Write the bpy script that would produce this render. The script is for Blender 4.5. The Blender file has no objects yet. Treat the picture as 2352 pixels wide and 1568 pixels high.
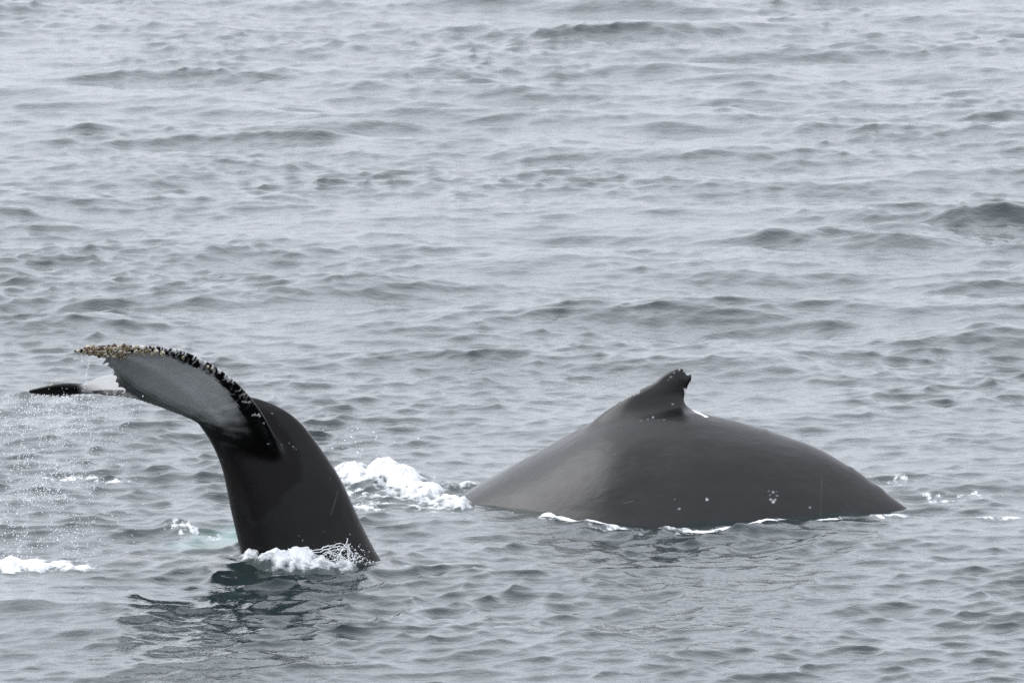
import bpy, math, random
import numpy as np
from mathutils import Vector, Matrix
from mathutils.kdtree import KDTree

scene = bpy.context.scene
COL = scene.collection

# ------------------------------------------------------------------ camera
H = 10.2                       # eye height above the water (upper deck of a boat), metres
DIST = 90.0                    # ground distance to the diving tail
FPX = 25069.0                  # focal length in pixels of a 2352 x 1568 frame
ROW = 1290.0                   # image row of the water at DIST
PITCH = math.atan(H / DIST) - math.atan((ROW - 784.0) / FPX)
cam_d = bpy.data.cameras.new('camera')
cam_d.sensor_width = 36.0
cam_d.sensor_fit = 'HORIZONTAL'
cam_d.lens = 36.0 * FPX / 2352.0
cam_d.clip_start = 1.0
cam_d.clip_end = 60000.0
cam_d.dof.use_dof = True
cam_d.dof.focus_distance = 91.5
cam_d.dof.aperture_fstop = cam_d.lens / 24.0     # about a 24 mm wide opening
cam = bpy.data.objects.new('camera', cam_d)
COL.objects.link(cam)
cam.location = (0, 0, H)
cam.rotation_euler = (math.pi / 2 - PITCH, 0, 0)
scene.camera = cam

# ------------------------------------------------------------------ overcast sky and soft sun
SUN_EL, SUN_AZ = math.radians(45), math.radians(-75)   # high, from the left
world = bpy.data.worlds.new('World')
scene.world = world
world.use_nodes = True
wn = world.node_tree
wn.nodes.clear()
w_out = wn.nodes.new('ShaderNodeOutputWorld')
w_bg = wn.nodes.new('ShaderNodeBackground')
w_sky = wn.nodes.new('ShaderNodeTexSky')
w_sky.sky_type = 'NISHITA'
w_sky.sun_disc = False
w_sky.sun_elevation = SUN_EL
w_sky.sun_rotation = SUN_AZ
w_sky.air_density = 1.0
w_sky.dust_density = 6.0
w_sky.ozone_density = 1.0
w_hs = wn.nodes.new('ShaderNodeHueSaturation')
w_hs.inputs['Saturation'].default_value = 0.06
# cloud deck: standard overcast sky, brighter towards the zenith
w_tc = wn.nodes.new('ShaderNodeTexCoord')
w_sep = wn.nodes.new('ShaderNodeSeparateXYZ')
w_mr = wn.nodes.new('ShaderNodeMapRange')
w_mr.inputs['From Min'].default_value = 0.0
w_mr.inputs['From Max'].default_value = 1.0
w_mr.inputs['To Min'].default_value = 10.2
w_mr.inputs['To Max'].default_value = 11.8
w_tint = wn.nodes.new('ShaderNodeVectorMath')
w_tint.operation = 'SCALE'
w_tint.inputs[0].default_value = (0.938, 0.984, 1.085)
w_mix = wn.nodes.new('ShaderNodeMix')
w_mix.data_type = 'RGBA'
w_mix.inputs['Factor'].default_value = 0.75
wl = wn.links.new
wl(w_sky.outputs['Color'], w_hs.inputs['Color'])
wl(w_tc.outputs['Generated'], w_sep.inputs[0])
wl(w_sep.outputs['Z'], w_mr.inputs['Value'])
wl(w_mr.outputs['Result'], w_tint.inputs['Scale'])
wl(w_hs.outputs['Color'], w_mix.inputs['A'])
wl(w_tint.outputs['Vector'], w_mix.inputs['B'])
wl(w_mix.outputs['Result'], w_bg.inputs['Color'])
w_bg.inputs['Strength'].default_value = 0.1
wl(w_bg.outputs[0], w_out.inputs[0])

sun_d = bpy.data.lights.new('sun', 'SUN')
sun_d.energy = 1.05
sun_d.angle = math.radians(55)
sun_d.color = (1.0, 0.995, 0.99)
sun = bpy.data.objects.new('sun', sun_d)
COL.objects.link(sun)
_sd = Vector((math.sin(SUN_AZ) * math.cos(SUN_EL), math.cos(SUN_AZ) * math.cos(SUN_EL), math.sin(SUN_EL)))
sun.rotation_euler = _sd.to_track_quat('Z', 'Y').to_euler()

scene.view_settings.view_transform = 'Standard'
scene.view_settings.look = 'None'
scene.view_settings.exposure = 0.62
scene.view_settings.gamma = 1.0
scene.view_settings.use_curve_mapping = False
scene.render.engine = 'CYCLES'
scene.cycles.use_denoising = False
scene.cycles.max_bounces = 6
scene.cycles.sample_clamp_indirect = 4.0

# ------------------------------------------------------------------ small helpers
CP, SP = math.cos(PITCH), math.sin(PITCH)


def ray(px, py):
    a = (px - 1176.0) / FPX
    b = (784.0 - py) / FPX
    return np.array([a, CP + b * SP, -SP + b * CP])


def at(px, py, Y):
    """World point on the sight line of a photograph point, at distance Y."""
    d = ray(px, py)
    return np.array([0, 0, H]) + d * (Y / d[1])


def on_water(px, py, z=0.0):
    d = ray(px, py)
    return np.array([0, 0, H]) + d * ((z - H) / d[2])


def project(P):
    q = P - np.array([0, 0, H])
    dep = q[:, 1] * CP - q[:, 2] * SP
    up = q[:, 1] * SP + q[:, 2] * CP
    return 1176 + FPX * q[:, 0] / dep, 784 - FPX * up / dep


def sstep(a, b, x):
    t = np.clip((x - a) / (b - a), 0, 1)
    return t * t * (3 - 2 * t)


def hash3(i, j, k, seed):
    n = (i.astype(np.int64) * 73856093) ^ (j.astype(np.int64) * 19349663) ^ (k.astype(np.int64) * 83492791) ^ (seed * 2654435)
    n = (n ^ (n >> 13)) * 1274126177 & 0x7FFFFFFF
    n = (n ^ (n >> 15)) * 668265263 & 0x7FFFFFFF
    return ((n ^ (n >> 14)) & 0xFFFFF) / float(0xFFFFF)


def noise(x, y, z=0.0, seed=1):
    """Smooth value noise, -1..1."""
    x, y, z = np.broadcast_arrays(np.asarray(x, float), np.asarray(y, float), np.asarray(z, float))
    i, j, k = np.floor(x), np.floor(y), np.floor(z)
    u, v, w = x - i, y - j, z - k
    u = u * u * u * (u * (u * 6 - 15) + 10)
    v = v * v * v * (v * (v * 6 - 15) + 10)
    w = w * w * w * (w * (w * 6 - 15) + 10)
    r = 0
    for a in (0, 1):
        for b in (0, 1):
            for c in (0, 1):
                r = r + hash3(i + a, j + b, k + c, seed) * (u if a else 1 - u) * (v if b else 1 - v) * (w if c else 1 - w)
    return r * 2 - 1


def fbm(x, y, z=0.0, octaves=4, seed=1, gain=0.5, billow=False):
    r, a, tot, f = 0, 1.0, 0, 1.0
    for o in range(octaves):
        n = noise(x * f + 17.3 * o, y * f - 9.1 * o, z * f + 3.7 * o, seed + o)
        r = r + a * ((1 - 2 * np.abs(n)) if billow else n)
        tot += a
        a *= gain
        f *= 2.03
    return r / tot


def spline(pts, n):
    """Catmull-Rom through the points, n samples."""
    P = np.asarray(pts, float)
    m = len(P)
    t = np.linspace(0, m - 1, n)
    i = np.minimum(t.astype(int), m - 2)
    u = (t - i)[:, None]
    p0, p1, p2, p3 = P[np.maximum(i - 1, 0)], P[i], P[i + 1], P[np.minimum(i + 2, m - 1)]
    return 0.5 * (2 * p1 + (p2 - p0) * u + (2 * p0 - 5 * p1 + 4 * p2 - p3) * u ** 2 + (3 * p1 - p0 - 3 * p2 + p3) * u ** 3)


def mesh_np(name, V, F, mat=None, smooth=True):
    """Mesh from numpy arrays; F is (n,3) or (n,4)."""
    me = bpy.data.meshes.new(name)
    V = np.ascontiguousarray(V, np.float32)
    F = np.ascontiguousarray(F, np.int32)
    n, k = F.shape
    me.vertices.add(len(V))
    me.vertices.foreach_set('co', V.ravel())
    me.loops.add(n * k)
    me.loops.foreach_set('vertex_index', F.ravel())
    me.polygons.add(n)
    me.polygons.foreach_set('loop_start', np.arange(0, n * k, k, dtype=np.int32))
    me.polygons.foreach_set('loop_total', np.full(n, k, np.int32))
    me.polygons.foreach_set('use_smooth', np.full(n, smooth, bool))
    me.update(calc_edges=True)
    me.validate()
    if mat:
        me.materials.append(mat)
    return me


def link(name, me, parent=None):
    o = bpy.data.objects.new(name, me)
    COL.objects.link(o)
    if parent:
        o.parent = parent
    return o


def tag(o, label=None, cat=None, group=None, kind=None):
    for k, v in (('label', label), ('category', cat), ('group', group), ('kind', kind)):
        if v:
            o[k] = v
    return o


def attr(me, name, vals):
    a = me.attributes.new(name, 'FLOAT', 'POINT')
    a.data.foreach_set('value', np.ascontiguousarray(vals, np.float32))


def grid_faces(nu, nv, wrap_v=False):
    """Quads for vertices indexed u*nv+v."""
    u = np.arange(nu - 1)[:, None]
    v = np.arange(nv if wrap_v else nv - 1)[None, :]
    v2 = (v + 1) % nv
    return np.stack([u * nv + v, u * nv + v2, (u + 1) * nv + v2, (u + 1) * nv + v], -1).reshape(-1, 4)


# ------------------------------------------------------------------ materials
def new_mat(name):
    m = bpy.data.materials.new(name)
    m.use_nodes = True
    nt = m.node_tree
    nt.nodes.clear()
    out = nt.nodes.new('ShaderNodeOutputMaterial')
    return m, nt, out, nt.nodes.new, nt.links.new


def principled(N, col, rough, ior=1.45):
    b = N('ShaderNodeBsdfPrincipled')
    b.inputs['Base Color'].default_value = (*col, 1)
    b.inputs['Roughness'].default_value = rough
    b.inputs['IOR'].default_value = ior
    return b


def tex_noise(N, L, coord, scale, detail=3, rough=0.5, vec_scale=None):
    n = N('ShaderNodeTexNoise')
    n.inputs['Scale'].default_value = scale
    n.inputs['Detail'].default_value = detail
    n.inputs['Roughness'].default_value = rough
    if vec_scale:
        mp = N('ShaderNodeMapping')
        mp.inputs['Scale'].default_value = vec_scale
        L(coord, mp.inputs['Vector'])
        coord = mp.outputs[0]
    L(coord, n.inputs['Vector'])
    return n


def water_material():
    m, nt, out, N, L = new_mat('sea_water')
    tc = N('ShaderNodeTexCoord').outputs['Object']
    water = principled(N, (0.016, 0.027, 0.028), 0.11, 1.333)
    foam = principled(N, (0.66, 0.68, 0.69), 0.7, 1.3)
    a_f = N('ShaderNodeAttribute'); a_f.attribute_name = 'foam'
    a_p = N('ShaderNodeAttribute'); a_p.attribute_name = 'pale'
    # pale green water above the white flipper
    mx = N('ShaderNodeMix'); mx.data_type = 'RGBA'
    mx.inputs['A'].default_value = (0.016, 0.027, 0.028, 1)
    mx.inputs['B'].default_value = (0.30, 0.62, 0.54, 1)
    L(a_p.outputs['Fac'], mx.inputs['Factor'])
    L(mx.outputs['Result'], water.inputs['Base Color'])
    # ripples too small for the mesh
    n1 = tex_noise(N, L, tc, 8.0, 4, 0.58, (1.0, 0.8, 1.0))
    n2 = tex_noise(N, L, tc, 26.0, 2, 0.5, (1.0, 0.8, 1.0))
    ad = N('ShaderNodeMath'); ad.operation = 'MULTIPLY_ADD'
    ad.inputs[1].default_value = 0.2
    L(n2.outputs['Fac'], ad.inputs[0]); L(n1.outputs['Fac'], ad.inputs[2])
    bp = N('ShaderNodeBump')
    bp.inputs['Strength'].default_value = 1.0
    bp.inputs['Distance'].default_value = 0.012
    L(ad.outputs[0], bp.inputs['Height'])
    # waves of the distant sheet, where the mesh is too coarse to carry them
    a_c = N('ShaderNodeAttribute'); a_c.attribute_name = 'coarse'
    n0 = tex_noise(N, L, tc, 1.7, 4, 0.55, (0.8, 1.2, 1.0))
    b0 = N('ShaderNodeBump'); b0.inputs['Distance'].default_value = 0.16
    L(a_c.outputs['Fac'], b0.inputs['Strength']); L(n0.outputs['Fac'], b0.inputs['Height'])
    L(b0.outputs[0], bp.inputs['Normal'])
    L(bp.outputs[0], water.inputs['Normal'])
    # lacy foam: strength attribute against noise
    fn = tex_noise(N, L, tc, 14.0, 5, 0.62, (1.0, 0.35, 1.0))
    th = N('ShaderNodeMath'); th.operation = 'ADD'
    L(fn.outputs['Fac'], th.inputs[0]); L(a_f.outputs['Fac'], th.inputs[1])
    mr = N('ShaderNodeMapRange'); mr.interpolation_type = 'SMOOTHSTEP'
    mr.inputs['From Min'].default_value = 0.84
    mr.inputs['From Max'].default_value = 1.02
    L(th.outputs[0], mr.inputs['Value'])
    ms = N('ShaderNodeMixShader')
    L(mr.outputs[0], ms.inputs[0]); L(water.outputs[0], ms.inputs[1]); L(foam.outputs[0], ms.inputs[2])
    L(ms.outputs[0], out.inputs[0])
    return m


def foam_material():
    m, nt, out, N, L = new_mat('white_foam')
    tc = N('ShaderNodeTexCoord').outputs['Object']
    a = N('ShaderNodeAttribute'); a.attribute_name = 'dense'
    b = principled(N, (0.78, 0.80, 0.81), 0.55, 1.33)
    wet = principled(N, (0.050, 0.066, 0.066), 0.12, 1.333)
    n = tex_noise(N, L, tc, 17.0, 6, 0.66, (0.55, 0.5, 1.2))
    n.inputs['Distortion'].default_value = 1.2
    ad = N('ShaderNodeMath'); ad.operation = 'ADD'
    L(a.outputs['Fac'], ad.inputs[0]); L(n.outputs['Fac'], ad.inputs[1])
    mr = N('ShaderNodeMapRange')
    mr.inputs['From Min'].default_value = 0.72
    mr.inputs['From Max'].default_value = 1.30
    L(ad.outputs[0], mr.inputs['Value'])
    n2 = tex_noise(N, L, tc, 110.0, 3, 0.6)
    bp = N('ShaderNodeBump'); bp.inputs['Distance'].default_value = 0.004; bp.inputs['Strength'].default_value = 0.7
    L(n2.outputs['Fac'], bp.inputs['Height'])
    L(bp.outputs[0], b.inputs['Normal']); L(bp.outputs[0], wet.inputs['Normal'])
    ms = N('ShaderNodeMixShader')
    L(mr.outputs[0], ms.inputs[0]); L(wet.outputs[0], ms.inputs[1]); L(b.outputs[0], ms.inputs[2])
    L(ms.outputs[0], out.inputs[0])
    return m


def drop_material():
    m, nt, out, N, L = new_mat('water_drop')
    b = principled(N, (0.93, 0.95, 0.96), 0.15, 1.333)
    L(b.outputs[0], out.inputs[0])
    return m


def skin_material(name, dark, rough, ior, streak=(1, 1, 1)):
    m, nt, out, N, L = new_mat(name)
    tc = N('ShaderNodeTexCoord').outputs['Object']
    a = N('ShaderNodeAttribute'); a.attribute_name = 'pigment'
    b = principled(N, dark, rough, ior)
    n = tex_noise(N, L, tc, 5.0, 5, 0.6, streak)
    nd = N('ShaderNodeMapRange')
    nd.inputs['From Min'].default_value = 0.3; nd.inputs['From Max'].default_value = 0.7
    nd.inputs['To Min'].default_value = 0.78; nd.inputs['To Max'].default_value = 1.22
    L(n.outputs['Fac'], nd.inputs['Value'])
    vm = N('ShaderNodeVectorMath'); vm.operation = 'SCALE'
    vm.inputs[0].default_value = dark
    L(nd.outputs[0], vm.inputs['Scale'])
    mx = N('ShaderNodeMix'); mx.data_type = 'RGBA'
    mx.inputs['B'].default_value = (0.80, 0.81, 0.81, 1)
    L(a.outputs['Fac'], mx.inputs['Factor']); L(vm.outputs[0], mx.inputs['A'])
    L(mx.outputs['Result'], b.inputs['Base Color'])
    rr = N('ShaderNodeMapRange')
    rr.inputs['To Min'].default_value = rough - 0.16; rr.inputs['To Max'].default_value = rough + 0.16
    L(n.outputs['Fac'], rr.inputs['Value']); L(rr.outputs[0], b.inputs['Roughness'])
    n2 = tex_noise(N, L, tc, 120.0, 3, 0.6)
    n3 = tex_noise(N, L, tc, 15.0, 4, 0.55, streak)
    ad = N('ShaderNodeMath'); ad.operation = 'MULTIPLY_ADD'; ad.inputs[1].default_value = 0.05
    L(n2.outputs['Fac'], ad.inputs[0]); L(n3.outputs['Fac'], ad.inputs[2])
    bp = N('ShaderNodeBump'); bp.inputs['Distance'].default_value = 0.0060; bp.inputs['Strength'].default_value = 0.7
    L(ad.outputs[0], bp.inputs['Height']); L(bp.outputs[0], b.inputs['Normal'])
    L(b.outputs[0], out.inputs[0])
    return m


def barnacle_material(name, c1, c2):
    m, nt, out, N, L = new_mat(name)
    tc = N('ShaderNodeTexCoord').outputs['Object']
    b = principled(N, c1, 0.6)
    n = tex_noise(N, L, tc, 2.2, 3, 0.6)
    mx = N('ShaderNodeMix'); mx.data_type = 'RGBA'
    mx.inputs['A'].default_value = (*c2, 1); mx.inputs['B'].default_value = (*c1, 1)
    mr = N('ShaderNodeMapRange'); mr.inputs['From Min'].default_value = 0.38; mr.inputs['From Max'].default_value = 0.58
    L(n.outputs['Fac'], mr.inputs['Value']); L(mr.outputs[0], mx.inputs['Factor'])
    L(mx.outputs['Result'], b.inputs['Base Color'])
    L(b.outputs[0], out.inputs[0])
    return m


M_WATER = water_material()
M_FOAM = foam_material()
M_DROP = drop_material()
M_SKIN_NEAR = skin_material('near_whale_skin', (0.0024, 0.0021, 0.0021), 0.24, 1.23, (1.0, 1.0, 0.5))
M_SKIN_FAR = skin_material('far_whale_skin', (0.0038, 0.0039, 0.0043), 0.32, 1.43, (0.5, 1.0, 1.0))
M_BARN = [barnacle_material('barnacle_cream', (0.62, 0.56, 0.46), (0.22, 0.18, 0.12)),
          barnacle_material('barnacle_ochre', (0.38, 0.32, 0.19), (0.10, 0.08, 0.045)),
          barnacle_material('barnacle_brown', (0.15, 0.09, 0.07), (0.05, 0.03, 0.027))]

# ------------------------------------------------------------------ the sea
def ocean_tile(L, n, seed, lmin, lmax, wind, spread, rms_slope, power=2.0):
    rng = np.random.default_rng(seed)
    k1 = np.fft.fftfreq(n, d=L / n) * 2 * np.pi
    kx, ky = np.meshgrid(k1, k1, indexing='ij')
    k = np.hypot(kx, ky); k[0, 0] = 1
    c = (kx * math.cos(wind) + ky * math.sin(wind)) / k
    lam = 2 * np.pi / k
    win = sstep(lmin * 0.8, lmin * 1.2, lam) * (1 - sstep(lmax * 0.8, lmax * 1.2, lam))
    A = k ** -power * (0.30 + 0.70 * np.abs(c) ** spread) * win
    A[0, 0] = 0
    spec = A * (rng.normal(size=k.shape) + 1j * rng.normal(size=k.shape))
    h = np.fft.ifft2(spec).real
    sx = np.fft.ifft2(1j * kx * spec).real
    sy = np.fft.ifft2(1j * ky * spec).real
    s = rms_slope / math.sqrt((sx ** 2 + sy ** 2).mean())
    dx = np.fft.ifft2(1j * kx / k * spec).real
    dy = np.fft.ifft2(1j * ky / k * spec).real
    return L, n, [h * s, dx * s, dy * s]


def sample_tile(tile, x, y):
    L, n, arrs = tile
    u = (x / L * n) % n
    v = (y / L * n) % n
    i, j = np.floor(u).astype(int), np.floor(v).astype(int)
    fu, fv = u - i, v - j
    i %= n; j %= n
    i2, j2 = (i + 1) % n, (j + 1) % n
    w00, w10, w01, w11 = (1 - fu) * (1 - fv), fu * (1 - fv), (1 - fu) * fv, fu * fv
    return [a[i, j] * w00 + a[i2, j] * w10 + a[i, j2] * w01 + a[i2, j2] * w11 for a in arrs]


WIND = math.radians(96)
TILE_A = ocean_tile(57.0, 1024, 11, 0.9, 6.0, WIND, 0.9, 0.058, 2.0)
TILE_B = ocean_tile(17.3, 768, 23, 0.17, 0.9, WIND + 0.25, 0.6, 0.135, 1.9)
CHOP = 1.5

# local swellings and hollows made by the whales: photo point, radii (m), height
BUMPS = [
    (470, 1312, 0.42, 0.55, 0.075), (600, 1322, 0.30, 0.3, 0.03), 
    (300, 1295, 0.5, 0.6, 0.04), (60, 1305, 0.6, 0.5, 0.05), (440, 1205, 0.35, 0.9, 0.05),
    (870, 1105, 0.5, 1.2, 0.09), (1320, 1180, 0.3, 0.4, -0.03), (1420, 1187, 0.35, 0.42, -0.06), (1560, 1192, 0.42, 0.45, -0.075), (1720, 1190, 0.42, 0.45, -0.065), (1870, 1182, 0.32, 0.4, -0.035), (2080, 1175, 0.3, 0.3, -0.03), (1250, 1193, 0.22, 0.22, 0.05), (1340, 1205, 0.24, 0.24, 0.05), (1430, 1220, 0.24, 0.24, 0.05), (1520, 1228, 0.24, 0.24, 0.05), (1620, 1227, 0.24, 0.24, 0.05), (1710, 1220, 0.24, 0.24, 0.05), (1800, 1209, 0.24, 0.24, 0.05), (1890, 1208, 0.22, 0.22, 0.05), (1980, 1200, 0.22, 0.22, 0.03), (620, 1348, 0.35, 0.2, 0.05), (520, 1368, 0.3, 0.2, 0.045), (720, 1362, 0.3, 0.22, 0.05), (640, 1385, 0.3, 0.25, 0.05), 
    (270, 1390, 0.35, 0.9, 0.05), (310, 1430, 0.35, 0.7, 0.05),
    (1770, 552, 0.45, 0.5, 0.13), (1900, 545, 0.35, 0.45, 0.10), (2060, 525, 0.5, 0.5, 0.14), (2190, 512, 0.35, 0.5, 0.14), (2310, 505, 0.4, 0.5, 0.16),
    (2050, 560, 0.5, 0.5, 0.05), (1720, 580, 0.4, 0.4, 0.05), (215, 695, 0.28, 0.35, 0.075), (475, 695, 0.38, 0.4, 0.075), (720, 320, 0.42, 0.5, 0.085),
    (205, 300, 0.34, 0.5, 0.085), (1690, 258, 0.55, 0.6, 0.11), (2255, 218, 0.42, 0.6, 0.09), (1260, 100, 0.5, 0.7, 0.10), (45, 495, 0.3, 0.5, 0.10),
    (660, 455, 0.42, 0.5, 0.06), (400, 585, 0.45, 0.4, 0.05), (770, 968, 0.26, 0.25, 0.05), (300, 985, 0.22, 0.25, 0.05), (1710, 915, 0.2, 0.25, 0.04),
    (1900, 740, 0.25, 0.3, 0.06), (2250, 760, 0.35, 0.3, 0.06), (1650, 770, 0.2, 0.25, 0.05), (60, 1400, 0.35, 0.3, 0.06), (1200, 1250, 0.4, 0.25, 0.035),
    (1080, 105, 0.25, 0.5, 0.06), (1180, 215, 0.3, 0.5, 0.06),
]
_B = []
for (px, py, rx, ry, h) in BUMPS:
    g = on_water(px, py)
    _B.append((g[0], g[1], rx, ry * (0.72 if py < 760 else 1.0), h))


def bumps(x, y):
    z = 0
    for (cx, cy, rx, ry, h) in _B:
        z = z + h * np.exp(-((x - cx) / rx) ** 2 - ((y - cy) / ry) ** 2)
    return z


_CH = [(*on_water(px, py)[:2], rx, ry) for (px, py, rx, ry) in ((620, 1385, 1.1, 3.2), (1560, 1240, 1.8, 1.2), (900, 1150, 0.9, 1.6), (2180, 1140, 0.8, 1.6))]


def churn(x, y):
    """How far the whales have roughened the water here, 0..1."""
    r = 0
    for (cx, cy, rx, ry) in _CH:
        r = np.maximum(r, np.exp(-((x - cx) / rx) ** 2 - ((y - cy) / ry) ** 2))
    return r


def waves(x, y, fa=1.0, fb=1.0):
    gust = 1.0 + 0.55 * noise(x * 0.45, y * 0.16, 0, 5)
    ha, ax, ay = sample_tile(TILE_A, x, y)
    hb, bx, by = sample_tile(TILE_B, x * 0.966 + y * 0.259, -x * 0.259 + y * 0.966)
    bx, by = bx * 0.966 - by * 0.259, bx * 0.259 + by * 0.966
    fb = fb * gust * (1 + 0.8 * churn(x, y))
    swell = 1.0 + 0.6 * noise(x * 0.22, y * 0.07, 0, 6)
    fa = fa * swell
    z = ha * fa + hb * fb + bumps(x, y)
    return CHOP * ax * fa + 1.9 * bx * fb, CHOP * ay * fa + 1.9 * by * fb, z


def sea_level(x, y):
    """Approximate height of the displaced surface at a fixed spot."""
    dx, dy, z = waves(x, y)
    dx, dy, z = waves(x - dx, y - dy)
    return z


# strokes of thin foam: photo point, half extents in photo pixels, strength
FOAM = [
    (890, 1135, 150, 45, 0.5), (1000, 1168, 80, 14, 0.5), (850, 1165, 90, 10, 0.42), (1060, 1100, 150, 10, 0.20), (950, 1030, 150, 8, 0.26),
    (180, 1095, 130, 7, 0.42), (260, 1102, 80, 5, 0.4), (60, 1300, 150, 13, 0.55), (160, 1300, 60, 7, 0.4),
    (420, 1222, 70, 16, 0.42), (490, 1232, 40, 7, 0.4), (330, 1200, 120, 10, 0.2), (560, 1105, 45, 10, 0.35), (430, 1275, 170, 8, 0.3),
    (660, 1292, 120, 14, 0.6), (250, 1290, 150, 14, 0.25), (930, 1300, 50, 5, 0.3),
    (1300, 1192, 80, 9, 0.5), (1430, 1210, 110, 9, 0.42), (1640, 1216, 140, 10, 0.42), (1760, 1202, 70, 10, 0.48), (1860, 1194, 80, 7, 0.4), (1500, 1226, 160, 6, 0.30), (1180, 1180, 70, 6, 0.3),
    (1950, 1190, 60, 5, 0.35), (2040, 1185, 60, 6, 0.45), (2060, 1105, 60, 22, 0.36), (2160, 1135, 70, 14, 0.36), (2250, 1130, 100, 16, 0.34),
    (2300, 1190, 90, 6, 0.45), (2200, 1165, 120, 9, 0.3), (2330, 1160, 60, 10, 0.3), (2120, 498, 60, 3, 0.25), (2290, 484, 60, 3, 0.25),
]
PALE = [(480, 1240, 60, 14, 0.22), (530, 1232, 35, 20, 0.26), (430, 1255, 60, 10, 0.3), (830, 1140, 40, 12, 0.15)]


def strokes(x, y, items):
    r = np.zeros(np.shape(x))
    for (px, py, ex, ey, s) in items:
        g = on_water(px, py)
        rx = ex * g[1] / FPX
        ry = ey * g[1] ** 2 / (H * FPX)
        q = ((x - g[0]) / rx) ** 2 + ((y - g[1]) / ry) ** 2
        r = np.maximum(r, s * np.exp(-q ** 1.5))
    return r


def build_sea():
    nr, nc = 970, 980
    ang = np.linspace(math.radians(7.7), math.radians(3.3), nr)
    rows = H / np.tan(ang)
    near = rows[0] - np.geomspace(0.07, 4000, 80)[::-1]
    far = rows[-1] + np.geomspace(0.2, 9000, 90)
    Y = np.concatenate([near, rows, far])
    cols = np.linspace(-1.36, 1.36, nc)
    ext = 1.36 + np.geomspace(0.004, 2000, 105)
    U = np.concatenate([-ext[::-1], cols, ext])
    half = np.clip(Y, rows[0], rows[-1]) * (1176.0 / FPX)
    X = U[None, :] * half[:, None]
    YY = np.broadcast_to(Y[:, None], X.shape)
    # finest waves are left out where the sheet is too coarse for them
    dy = np.gradient(Y); du = np.gradient(U)
    sp = np.maximum(dy[:, None] * 0.6, du[None, :] * half[:, None])
    fb = 1 - sstep(0.18, 0.5, sp)
    fa = 1 - sstep(1.0, 4.0, sp)
    dx, dyy, z = waves(X, YY, fa, fb)
    V = np.stack([X + dx, YY + dyy, z], -1).reshape(-1, 3)
    me = mesh_np('water', V, grid_faces(len(Y), len(U))[:, ::-1] if False else grid_faces(len(Y), len(U)), M_WATER)
    attr(me, 'foam', strokes(X, YY, FOAM).ravel())
    attr(me, 'coarse', (1 - 0.7 * fb - 0.3 * fa).ravel())
    attr(me, 'pale', strokes(X, YY, PALE).ravel())
    if me.polygons[0].normal.z < 0:
        me.flip_normals()
    return tag(link('water', me), 'grey green choppy sea surface stretching around both whales', 'sea', None, 'structure')


build_sea()

# ------------------------------------------------------------------ whales
def paired(pairs, n):
    """pairs of (leadpx, leadpy, dY, trailpx, trailpy, dY) -> two resampled px curves."""
    P = spline(pairs, n)
    return P[:, :3], P[:, 3:]


def to_world(P, Y0):
    return np.array([at(p[0], p[1], Y0 + p[2]) for p in P])


def blade(lead, trail, thick, nc=26, jag=None, tmin=0.007):
    """Closed wing: rows along the span, rounded front edge, thin back edge."""
    n = len(lead)
    chord = trail - lead
    span = np.gradient((lead + trail) / 2, axis=0)
    nrm = np.cross(span, chord)
    nrm /= np.linalg.norm(nrm, axis=1)[:, None]
    c = np.concatenate([np.linspace(0, 1, nc) ** 1.6])
    prof = 2.1 * np.sqrt(np.clip(c, 0, 1)) * (1 - c) ** 0.9
    prof /= prof.max()
    V, S, Cc, Sd = [], [], [], []
    for i in range(n):
        e = 1.0 + (jag[i] if jag is not None else 0.0)
        cl = np.linalg.norm(chord[i])
        t = np.minimum(thick[i], cl * 0.35) * prof
        t = np.maximum(t, tmin * np.sqrt(np.clip(c * 6, 0, 1)) * np.sqrt(np.clip((1 - c) * 12, 0, 1)))
        cc = c * np.where(c > 0.9, 1 + (e - 1) * (c - 0.9) / 0.1, 1)
        mid = lead[i] + cc[:, None] * chord[i]
        up = mid + t[:, None] * nrm[i]
        dn = mid - t[:, None] * nrm[i]
        V += [up, dn[1:-1][::-1]]
        S += [i / (n - 1)] * (2 * nc - 2)
        Cc += list(c) + list(c[1:-1][::-1])
        Sd += [1] * nc + [-1] * (nc - 2)
    V = np.concatenate(V)
    m = 2 * nc - 2
    F = grid_faces(n, m, True)
    k = len(V)
    V = np.concatenate([V, [V[:m].mean(0)], [V[-m:].mean(0)]])
    v = np.arange(m); v2 = (v + 1) % m
    caps = np.concatenate([np.stack([v2, v, np.full(m, k), np.full(m, k)], -1),
                           np.stack([v + (n - 1) * m, v2 + (n - 1) * m, np.full(m, k + 1), np.full(m, k + 1)], -1)])
    S += [0, 1]; Cc += [0.5, 0.5]; Sd += [1, 1]
    return V, F, caps, np.array(S), np.array(Cc), np.array(Sd)


def rings_mesh(R):
    """R: (n, m, 3) closed rings -> verts, quads, cap tris."""
    n, m = R.shape[:2]
    V = R.reshape(-1, 3)
    F = grid_faces(n, m, True)
    k = len(V)
    V = np.concatenate([V, [R[0].mean(0)], [R[-1].mean(0)]])
    v = np.arange(m); v2 = (v + 1) % m
    caps = np.concatenate([np.stack([v2, v, np.full(m, k)], -1), np.stack([v + (n - 1) * m, v2 + (n - 1) * m, np.full(m, k + 1)], -1)])
    return V, F, caps


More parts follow.
